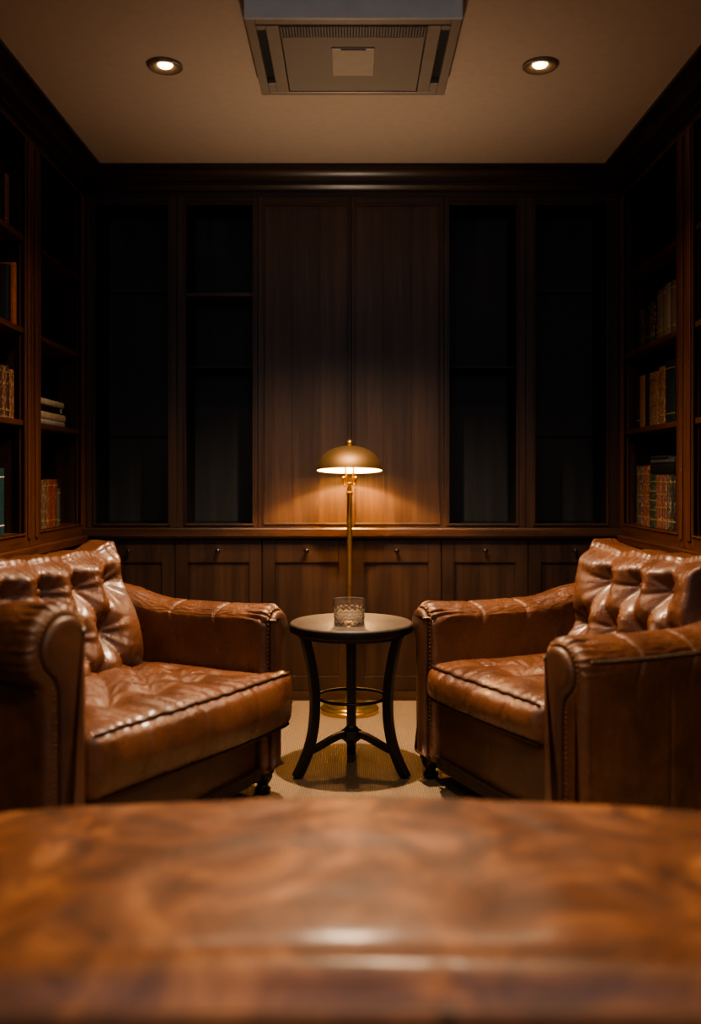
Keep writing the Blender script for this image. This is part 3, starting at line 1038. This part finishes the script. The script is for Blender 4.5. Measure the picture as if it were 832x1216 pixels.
def armchair(label, loc, rot, sw, D, ha_neg, ha_pos, seat_top, seat_th, group, flat=False, k_neg=1.0, k_pos=1.0, proud=0.02, near=1, ear=0.0, fwd=0.05):
    root = thing('armchair', label, 'armchair', loc, rot, group)
    yf, yb = -D / 2, D / 2
    zb = 0.075
    # --- base
    base_top = seat_top - seat_th + 0.004

    def fb(p, w, n):
        w = w + Vector((0, 0, 0))
        if n.y < -0.3:
            w.y -= 0.010 * (1 - (2 * p.x / sw) ** 2 * 0.8) + 0.0025 * nz(w.x, 0, w.z, 9)
            for s in (-0.28, 0.02, 0.30):
                w.y += 0.0035 * math.exp(-((p.x - s * sw) / 0.0035) ** 2)
        return w
    hh = base_top - zb
    dd = D - 0.06
    v, f = rbox(sw - 0.004, dd, hh, 0.022, 0.014, fb, (0, yf + 0.028 + dd / 2, zb + hh / 2))
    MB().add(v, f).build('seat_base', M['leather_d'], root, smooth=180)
    # bullion trim along the lower front edge
    m = MB()
    nf = int(sw / 0.011)
    for i in range(nf):
        x = -sw / 2 + 0.012 + (sw - 0.024) * i / (nf - 1)
        yy = yf + 0.017 - 0.010 * (1 - (2 * x / sw) ** 2 * 0.8)
        m.tube([(x, yy, zb - 0.008), (x, yy, zb + 0.024)], 0.0044, 6)
    xs = [-sw / 2 + 0.006 + (sw - 0.012) * i / 30 for i in range(31)]
    m.tube([(x, yf + 0.016 - 0.010 * (1 - (2 * x / sw) ** 2 * 0.8), zb + 0.028) for x in xs], 0.005, 6)
    m.build('bullion_trim', M['rope'], root, smooth=60)

    # --- arms
    for s, ha, ak in ((-1, ha_neg, k_neg), (1, ha_pos, k_pos)):
        key_prof, (oc, zc, rr) = arm_profile(ha, zb, ak)
        prof = arm_profile(ha, zb, ak, flat)[0]
        X = lambda o: s * (sw / 2 + o)
        rings = []
        ys = []
        for i in range(9):
            ys.append((yf + 0.028 * (1 - math.cos(PI / 2 * i / 8)), 0.028 * (1 - math.sin(PI / 2 * i / 8))))
        nst = 150
        for i in range(1, nst + 1):
            ys.append((yf + 0.028 + (D - 0.05 - 0.028) * i / nst, 0.0))
        for yy, ins in ys:
            pr = inset(prof, ins) if ins > 1e-6 else prof
            ring = []
            q = (yy - yf)
            up = 0.036 * sstep((q - 0.42) / 0.24)
            sag = -0.006 * math.sin(PI * min(1, q / 0.55))
            for o, zz in pr:
                wz = max(0.0, (zz - 0.30) / (ha - 0.30))
                z2 = zz + (up + sag) * wz ** 1.5
                o2 = o
                # gathers round the scroll and creases along the roll
                dx, dz = o - oc, zz - zc
                rad = math.hypot(dx, dz)
                if rad > 0.05 * ak and zz > zc - 0.06 * ak:
                    an = math.atan2(dz, dx)
                    amp = 0.0062 * math.exp(-((q - 0.022) / 0.050) ** 2) * (0.6 + 0.4 * math.sin(5 * an + 1)) * (1 if q > 0.006 else 0.3)
                    k = amp * (math.sin(25 * an + 20 * q) * 0.7 + 0.3 * math.sin(41 * an))
                    for sm in (0.19, 0.37):
                        k -= 0.0055 * math.exp(-((q - sm - 0.012 * math.sin(3 * an)) / 0.0055) ** 2)
                    k += 0.0020 * nz(q, an * 0.12, s, 14) + 0.0016 * nz(q * 1.0, an * 0.3, s + 4, 34)
                    o2 += k * dx / rad
                    z2 += k * dz / rad
                else:
                    k = 0.004 * nz(q, zz, s * 2.0, 7) + 0.0018 * nz(q, zz * 0.4, s * 2.0, 30)
                    side = -1 if o < 0.06 * ak else 1
                    if side > 0:
                        for sm in (0.30, 0.50):
                            k -= 0.006 * math.exp(-((q - sm) / 0.004) ** 2)
                    if q > 0.03:
                        o2 += side * k
                ring.append((X(o2), yy, z2))
            rings.append(ring)
        arm = MB().sweep(rings).build('arm', M['leather'], root, smooth=180)
        # scroll panel on the arm front
        lays = [(0.027 * ak, yf + 0.004), (0.0265 * ak, yf - 0.009), (0.030 * ak, yf - 0.0145), (0.037 * ak, yf - 0.0185), (0.046 * ak, yf - 0.020)]
        prs = key_prof
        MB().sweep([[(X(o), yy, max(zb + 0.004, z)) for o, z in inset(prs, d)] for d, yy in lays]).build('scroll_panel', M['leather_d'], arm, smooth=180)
        # nail heads round the panel
        path = [p for p in inset(key_prof, 0.0205 * ak)][3:-1]
        m = MB()
        acc, last = 0.0, path[0]
        pts = []
        for p in path[1:]:
            l = math.hypot(p[0] - last[0], p[1] - last[1])
            while acc + l >= 0.0135:
                tt = (0.0135 - acc) / l
                last = (last[0] + (p[0] - last[0]) * tt, last[1] + (p[1] - last[1]) * tt)
                pts.append(last)
                l = math.hypot(p[0] - last[0], p[1] - last[1])
                acc = 0.0
            acc += l
            last = p
        for o, z in pts:
            m.ball((X(o), yf + 0.0005, z), 0.0050, 1, 0.8, 1, 8, 5)
        m.build('nailhead_trim', M['nail'], arm, smooth=60)
        # dark welt with stitching under the roll on the outer side
        m = MB()
        wo, zt = (oc + rr * 0.93, zc + rr * 0.40) if flat else (0.127 * ak, zc - 0.090 * ak)
        pth, npt = [], 60
        for i in range(npt):
            q = 0.03 + (D - 0.11) * i / (npt - 1)
            up = (0.036 * sstep((q - 0.42) / 0.24) - 0.006 * math.sin(PI * min(1, q / 0.55))) * (max(0, (zt - 0.30)) / (ha - 0.30)) ** 1.5
            pth.append((X(wo), yf + q, zt + up))
        m.tube(pth, 0.0065, 8)
        for i in range(0, npt):
            p = pth[i]
            m.ball((p[0] + s * 0.0045, p[1], p[2]), 0.0038, 1, 1, 1, 8, 5, mi=1)
        m.build('outer_welt', [M['rope'], M['nail']], arm, smooth=60)

    # --- back shell
    bw = sw + 0.215

    def fs_(p, w, n):
        k = max(0.0, (p.z) / 0.3)
        w.x *= 1 - 0.06 * max(0, k)
        if n.z > 0.5:
            w.z += 0.016 * abs(2 * p.x / bw) ** 4
        return w
    sh_h = 0.665
    v, f = rbox(bw, 0.10, sh_h, 0.04, 0.02, fs_, (0, yb - 0.05, zb + sh_h / 2))
    MB().add(v, f).build('back_shell', M['leather_d'], root, smooth=180)

    # --- tufted backrest
    bsx, bsz, bth = sw - 0.006, 0.435, 0.175
    z0 = 0.342
    a, b = 0.144, 0.150
    j0 = 0
    vt, vb = 0.118, 0.118 - 2 * b          # button rows relative to the centre
    nb_half = int((sw / 2 - 0.045) / (a / 2))
    ut = nb_half * a / 2
    lean = math.tan(math.radians(16.5))

    def fbk(p, w, n):
        u, vv = p.x, p.z
        fr = max(0.0, -n.y)
        ed = min(1.0, (bsx / 2 - abs(u)) / 0.05, (bsz / 2 - vv) / 0.05, (bsz / 2 + vv) / 0.05)
        ed = sstep(max(0.0, ed))
        x, y, z = w
        t_ = tuft(u, vv - vt, a, b, 0.0, vb - vt, ut)
        y -= fr * (0.078 * t_ * (0.22 + 0.78 * ed) - 0.036)
        y -= fr * 0.003 * nz(u, vv, 1.7, 11)
        # pleats run over the top edge and the sides
        if n.z > 0.15:
            pl_ = abs(math.sin(PI * u / a)) ** 0.7
            z += n.z * (0.010 * pl_ + 0.0013 * math.sin(u * 240 + 3 * math.sin(u * 31)) + 0.004 * nz(u, p.y, 0, 16))
        if n.y < -0.05 and vv > vt:
            k = sstep((vv - vt) / 0.06)
            y -= fr * 0.0022 * k * math.sin(u * 240 + 3 * math.sin(u * 31) + vv * 30)
        # raised corners
        if vv > 0:
            c = (abs(2 * u / bsx)) ** 5
            z += 0.046 * c * (vv / (bsz / 2)) ** 2
            x *= 1 + 0.02 * (vv / (bsz / 2)) ** 2
        th = 1 - 0.22 * sstep((vv + bsz / 2) / bsz)
        y *= th if y > 0 else 1
        y += (vv + bsz / 2) * lean
        return Vector((x, y, z))
    yc = yf + 0.560 - fwd + bth / 2
    off = (0, yc, z0 + bsz / 2)
    v, f = rbox(bsx, bth, bsz, 0.045, 0.0062, fbk, off)
    br_ = MB().add(v, f).build('backrest', M['leather'], root, smooth=180)
    mp = rbox_map((bsx / 2, bth / 2, bsz / 2), 0.045, fbk, off)
    for j in range(0, 3):
        for i in range(-12, 13):
            u = i * a + (a / 2 if j % 2 else 0)
            if abs(u) > ut + 1e-4 or abs(u) > bsx / 2 - 0.05:
                continue
            p = mp(Vector((u, -bth / 2, vt - j * b)))
            MB().ball((0, 0, 0), 0.0115, 1, 0.6, 1, 14, 8).build('button', M['leather'], br_, smooth=60, loc=(p[0], p[1] - 0.006, p[2] + 0.001))

    # --- seat cushion
    cy0, cy1 = yf - proud, yf + 0.625
    csy = cy1 - cy0
    csx = sw - 0.006
    ta, tb = 0.165, 0.092

    def fc(p, w, n):
        x, y, z = w
        tx, ty = 2 * p.x / csx, 2 * p.y / csy
        if n.z > 0:
            cr = (1 - abs(tx) ** 2.6) * (1 - abs(ty) ** 3.0)
            z += n.z * (0.030 * cr)
            ed = sstep(min(1.0, (csx / 2 - abs(p.x)) / 0.10, (p.y + csy / 2) / 0.17, 1))
            tf = tuft(p.x, p.y - 0.03, ta, tb, 0.30, -0.20, 0.34)
            z -= n.z * 0.034 * (1 - tf) * ed
            z += n.z * 0.004 * nz(p.x, p.y, 2.2, 9)
            # fine creases running back from the front seam
            cf = math.exp(-((p.y + csy / 2) / 0.11) ** 2)
            z += n.z * cf * (0.0022 * math.sin(p.x * 150 + 2.5 * math.sin(p.x * 23) + p.y * 25) + 0.003 * nz(p.x, p.y * 0.3, 5, 24))
        if n.y < -0.2:
            fr = -n.y
            bul = (1 - (2 * p.z / seat_th) ** 2)
            y -= fr * (0.030 * bul * (1 - 0.75 * abs(tx) ** 6) + 0.012 * (1 - tx * tx))
            k = math.exp(-((p.z - seat_th / 2) / 0.07) ** 2)
            y -= fr * (0.006 * k * nz(p.x, 0, p.z * 0.3, 26) + 0.005 * nz(p.x, 1, p.z * 0.35, 12))
            for sm in (-0.30, -0.02, 0.27):
                y += fr * 0.0050 * math.exp(-((p.x - sm * csx - 0.01 * math.sin(p.z * 30)) / 0.006) ** 2)
        if n.y < 0.5:
            y += (proud - 0.002) * sstep((1 + near * tx) / 2) * sstep(-ty * 1.1)
        if ear and p.x > 0:
            x += ear * (2 * p.x / csx) ** 3 * (1 - sstep((p.y + csy / 2 - proud + 0.012) / 0.014))
        return Vector((x, y, z))
    off2 = (0, (cy0 + cy1) / 2, seat_top - seat_th / 2)
    v, f = rbox(csx, csy, seat_th, 0.030, 0.0072, fc, off2)
    cu = MB().add(v, f).build('seat_cushion', M['leather'], root, smooth=180)
    mp2 = rbox_map((csx / 2, csy / 2, seat_th / 2), 0.030, fc, off2)
    for sz_ in (1, -1):
        pp = []
        for i in range(61):
            u = -csx / 2 + 0.012 + (csx - 0.024) * i / 60
            p = mp2(Vector((u, -csy / 2, sz_ * seat_th / 2)))
            pp.append((p[0], p[1] - 0.003, p[2] + sz_ * 0.003))
        MB().tube(pp, 0.0052, 8).build('piping', M['pipe'], cu, smooth=60)

    # --- legs
    for sx_ in (-1, 1):
        lx = sw / 2 + (0.165 if flat else 0.122) * (k_neg if sx_ < 0 else k_pos) - 0.037
        MB().lathe([(0.021, 0.0), (0.026, 0.006), (0.026, 0.018), (0.019, 0.024), (0.018, 0.032), (0.027, 0.042), (0.032, 0.055), (0.032, 0.066), (0.037, 0.070), (0.037, zb + 0.004)], (sx_ * lx, yf + 0.046, 0), 24).build('leg', M['leg'], root, smooth=40)
        m = MB()
        m.sweep([[(sx_ * lx + q * w, yb - 0.06 + r * w + 0.02 * (1 - h / 0.08), h) for q, r in ((-1, -1), (1, -1), (1, 1), (-1, 1))] for h, w in ((0.0, 0.02), (zb + 0.004, 0.028))])
        m.build('leg', M['leg'], root, bevel=0.003)
    return root


GA = 'tufted leather armchairs'
# right chair: local -Y is its front, local +X its near arm
def place(P, fwd_angle, sw, D, aw=0.175, far_is_pos=False):
    """P: world point (x, y) of the far arm's outer front corner"""
    th = fwd_angle
    ex_ = Vector((math.cos(th), math.sin(th)))
    ey_ = Vector((-math.sin(th), math.cos(th)))
    lx = sw / 2 + aw
    l = Vector((lx if far_is_pos else -lx, -D / 2))
    c = Vector(P) - (ex_ * l.x + ey_ * l.y)
    return (c.x, c.y, 0)


D = 0.80
rR = math.radians(-66)
armchair('brown leather tufted armchair right of the side table, facing left, with nailhead trimmed arms',
         place((0.214, 3.225), rR, 0.62, D, 0.175 * 0.78), rR, 0.62, D, 0.612, 0.615, 0.418, 0.122, GA, flat=True, k_neg=0.78, fwd=0.065)
rL = math.radians(63)
armchair('brown leather tufted armchair left of the side table, facing right, with wide deep seat',
         place((-0.215, 3.09), rL, 0.80, D, 0.175 * 0.75, far_is_pos=True), rL, 0.80, D, 0.742, 0.622, 0.410, 0.178, GA, k_neg=1.1, k_pos=0.75, proud=0.055, near=-1, ear=0.09, fwd=0.105)

# ---------------------------------------------------------------- ottoman in the foreground
oy0, oy1 = 1.066, 1.70
osx, osy = 1.62, oy1 - oy0
t = thing('ottoman', 'long brown leather ottoman filling the foreground, plump top with sheen painted as marbled colour', 'ottoman', (0, (oy0 + oy1) / 2, 0), 0)
top, oth = 0.440, 0.12


def fo(p, w, n):
    x, y, z = w
    tx, ty = 2 * p.x / osx, 2 * p.y / osy
    if n.z > 0:
        z += n.z * (0.042 * (1 - min(1, abs(tx)) ** 2.0) * ((1 - abs(ty) ** 12) if ty < 0 else 1))
        if ty > 0.22:
            z -= n.z * (0.0172 * (ty - 0.22) + 0.022 * max(0, (ty - 0.72) / 0.28) ** 2)
        z += n.z * (0.0050 * nz(p.x + 0.35 * nz(p.x, p.y, 4, 3), p.y * 1.3, 3.1, 5.5) + 0.0012 * nz(p.x, p.y * 1.2, 7.7, 13)) * (1 - abs(ty) ** 6)
    if n.y < -0.2:
        y -= -n.y * 0.008 * (1 - (2 * p.z / oth) ** 2)
        y += 0.004 * math.exp(-((p.x - 0.112) / 0.003) ** 2)
    if n.y > 0.2:
        y -= 0.10 * abs(tx) ** 3
    return Vector((x, y, z))


off = (0, 0, top - oth / 2)
v, f = rbox(osx, osy, oth, 0.028, 0.0125, fo, off)
m = MB().add(v, f)
m.mi = [1 if sum(v[i][2] for i in q) / len(q) < top - 0.024 else 0 for q in f]  # side faces get the leather with shade in its colour
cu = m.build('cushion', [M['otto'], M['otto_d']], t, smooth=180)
mp = rbox_map((osx / 2, osy / 2, oth / 2), 0.028, fo, off)
pp = []
for i in range(81):
    p = mp(Vector((-osx / 2 + 0.02 + (osx - 0.04) * i / 80, -osy / 2, oth / 2)))
    pp.append((p[0], p[1] - 0.004, p[2] - 0.012))
MB().tube(pp, 0.0065, 8).build('piping', M['otto_d'], cu, smooth=60)
v, f = rbox(osx - 0.02, osy - 0.06, 0.25, 0.02, 0.03, None, (0, 0.0, top - oth - 0.125))
MB().add(v, f).build('base', M['otto_d'], t, smooth=180)
for sx_ in (-1, 1):
    for sy_ in (-1, 1):
        MB().lathe([(0.022, 0.0), (0.03, 0.008), (0.03, 0.03), (0.022, 0.04), (0.034, 0.062), (0.036, 0.086)], (sx_ * (osx / 2 - 0.09), sy_ * (osy / 2 - 0.11), 0), 24).build('leg', M['leg'], t, smooth=40)

# ---------------------------------------------------------------- light
def light(name, kind, loc, energy, col, rot=(0, 0, 0), **k):
    l = bpy.data.lights.new(name, kind)
    l.energy = energy
    l.color = col
    for a, b in k.items():
        setattr(l, a, b)
    o = bpy.data.objects.new(name, l)
    C.objects.link(o)
    o.location = loc
    o.rotation_euler = rot
    return o


WARM = (1.0, 0.62, 0.32)
light('added_key_spot', 'SPOT', (0.0, 3.09, AB - 0.03), 420, (1.0, 0.73, 0.49), spot_size=math.radians(118), spot_blend=1.0, shadow_soft_size=0.018)  # added key without a fitting, set for the table's shadow
for d in (d1, d2):
    light('downlight_spot', 'SPOT', (d.location.x, d.location.y, CEIL - 0.03), 34, (1.0, 0.70, 0.44), spot_size=math.radians(115), spot_blend=0.8, shadow_soft_size=0.03)
light('added_ottoman_spot', 'SPOT', (0.15, 0.55, CEIL - 0.03), 180, (1.0, 0.72, 0.47), rot=(math.radians(22), 0, 0), spot_size=math.radians(80), spot_blend=1.0, shadow_soft_size=0.06)  # added unseen spot above the camera, brightens the ottoman
light('added_ceiling_fill', 'SPOT', (0.0, 3.55, 1.30), 24, (1.0, 0.75, 0.54), rot=(PI, 0, 0), spot_size=math.radians(128), spot_blend=1.0, shadow_soft_size=0.02)  # added upward light with no fitting, for the glow on the ceiling
light('room_fill', 'AREA', (0.0, -1.0, 2.05), 17.0, (0.80, 0.89, 1.0), rot=(math.radians(90), 0, 0), shape='RECTANGLE', size=2.4, size_y=1.2)  # added cool fill behind the camera, no real source

w = bpy.data.worlds.new('World')
bpy.context.scene.world = w
w.use_nodes = True
w.node_tree.nodes['Background'].inputs['Color'].default_value = (0.02, 0.025, 0.035, 1)
w.node_tree.nodes['Background'].inputs['Strength'].default_value = 0.3

# ---------------------------------------------------------------- camera
cam = bpy.data.cameras.new('camera')
co = bpy.data.objects.new('camera', cam)
C.objects.link(co)
co.location = (0, 0, CH)
co.rotation_euler = (PI / 2, 0, 0)
cam.sensor_width = 36
cam.lens = 36 * F / 1216
cam.shift_y = -(608 - HY) / 1216
cam.shift_x = -(HX - 416) / 1216
cam.clip_start = 0.02
cam.dof.use_dof = True
cam.dof.focus_distance = 3.45
cam.dof.aperture_fstop = 1.15
bpy.context.scene.camera = co

sc = bpy.context.scene
sc.view_settings.view_transform = 'AgX'
sc.view_settings.look = 'AgX - Medium High Contrast'
sc.view_settings.exposure = -0.1
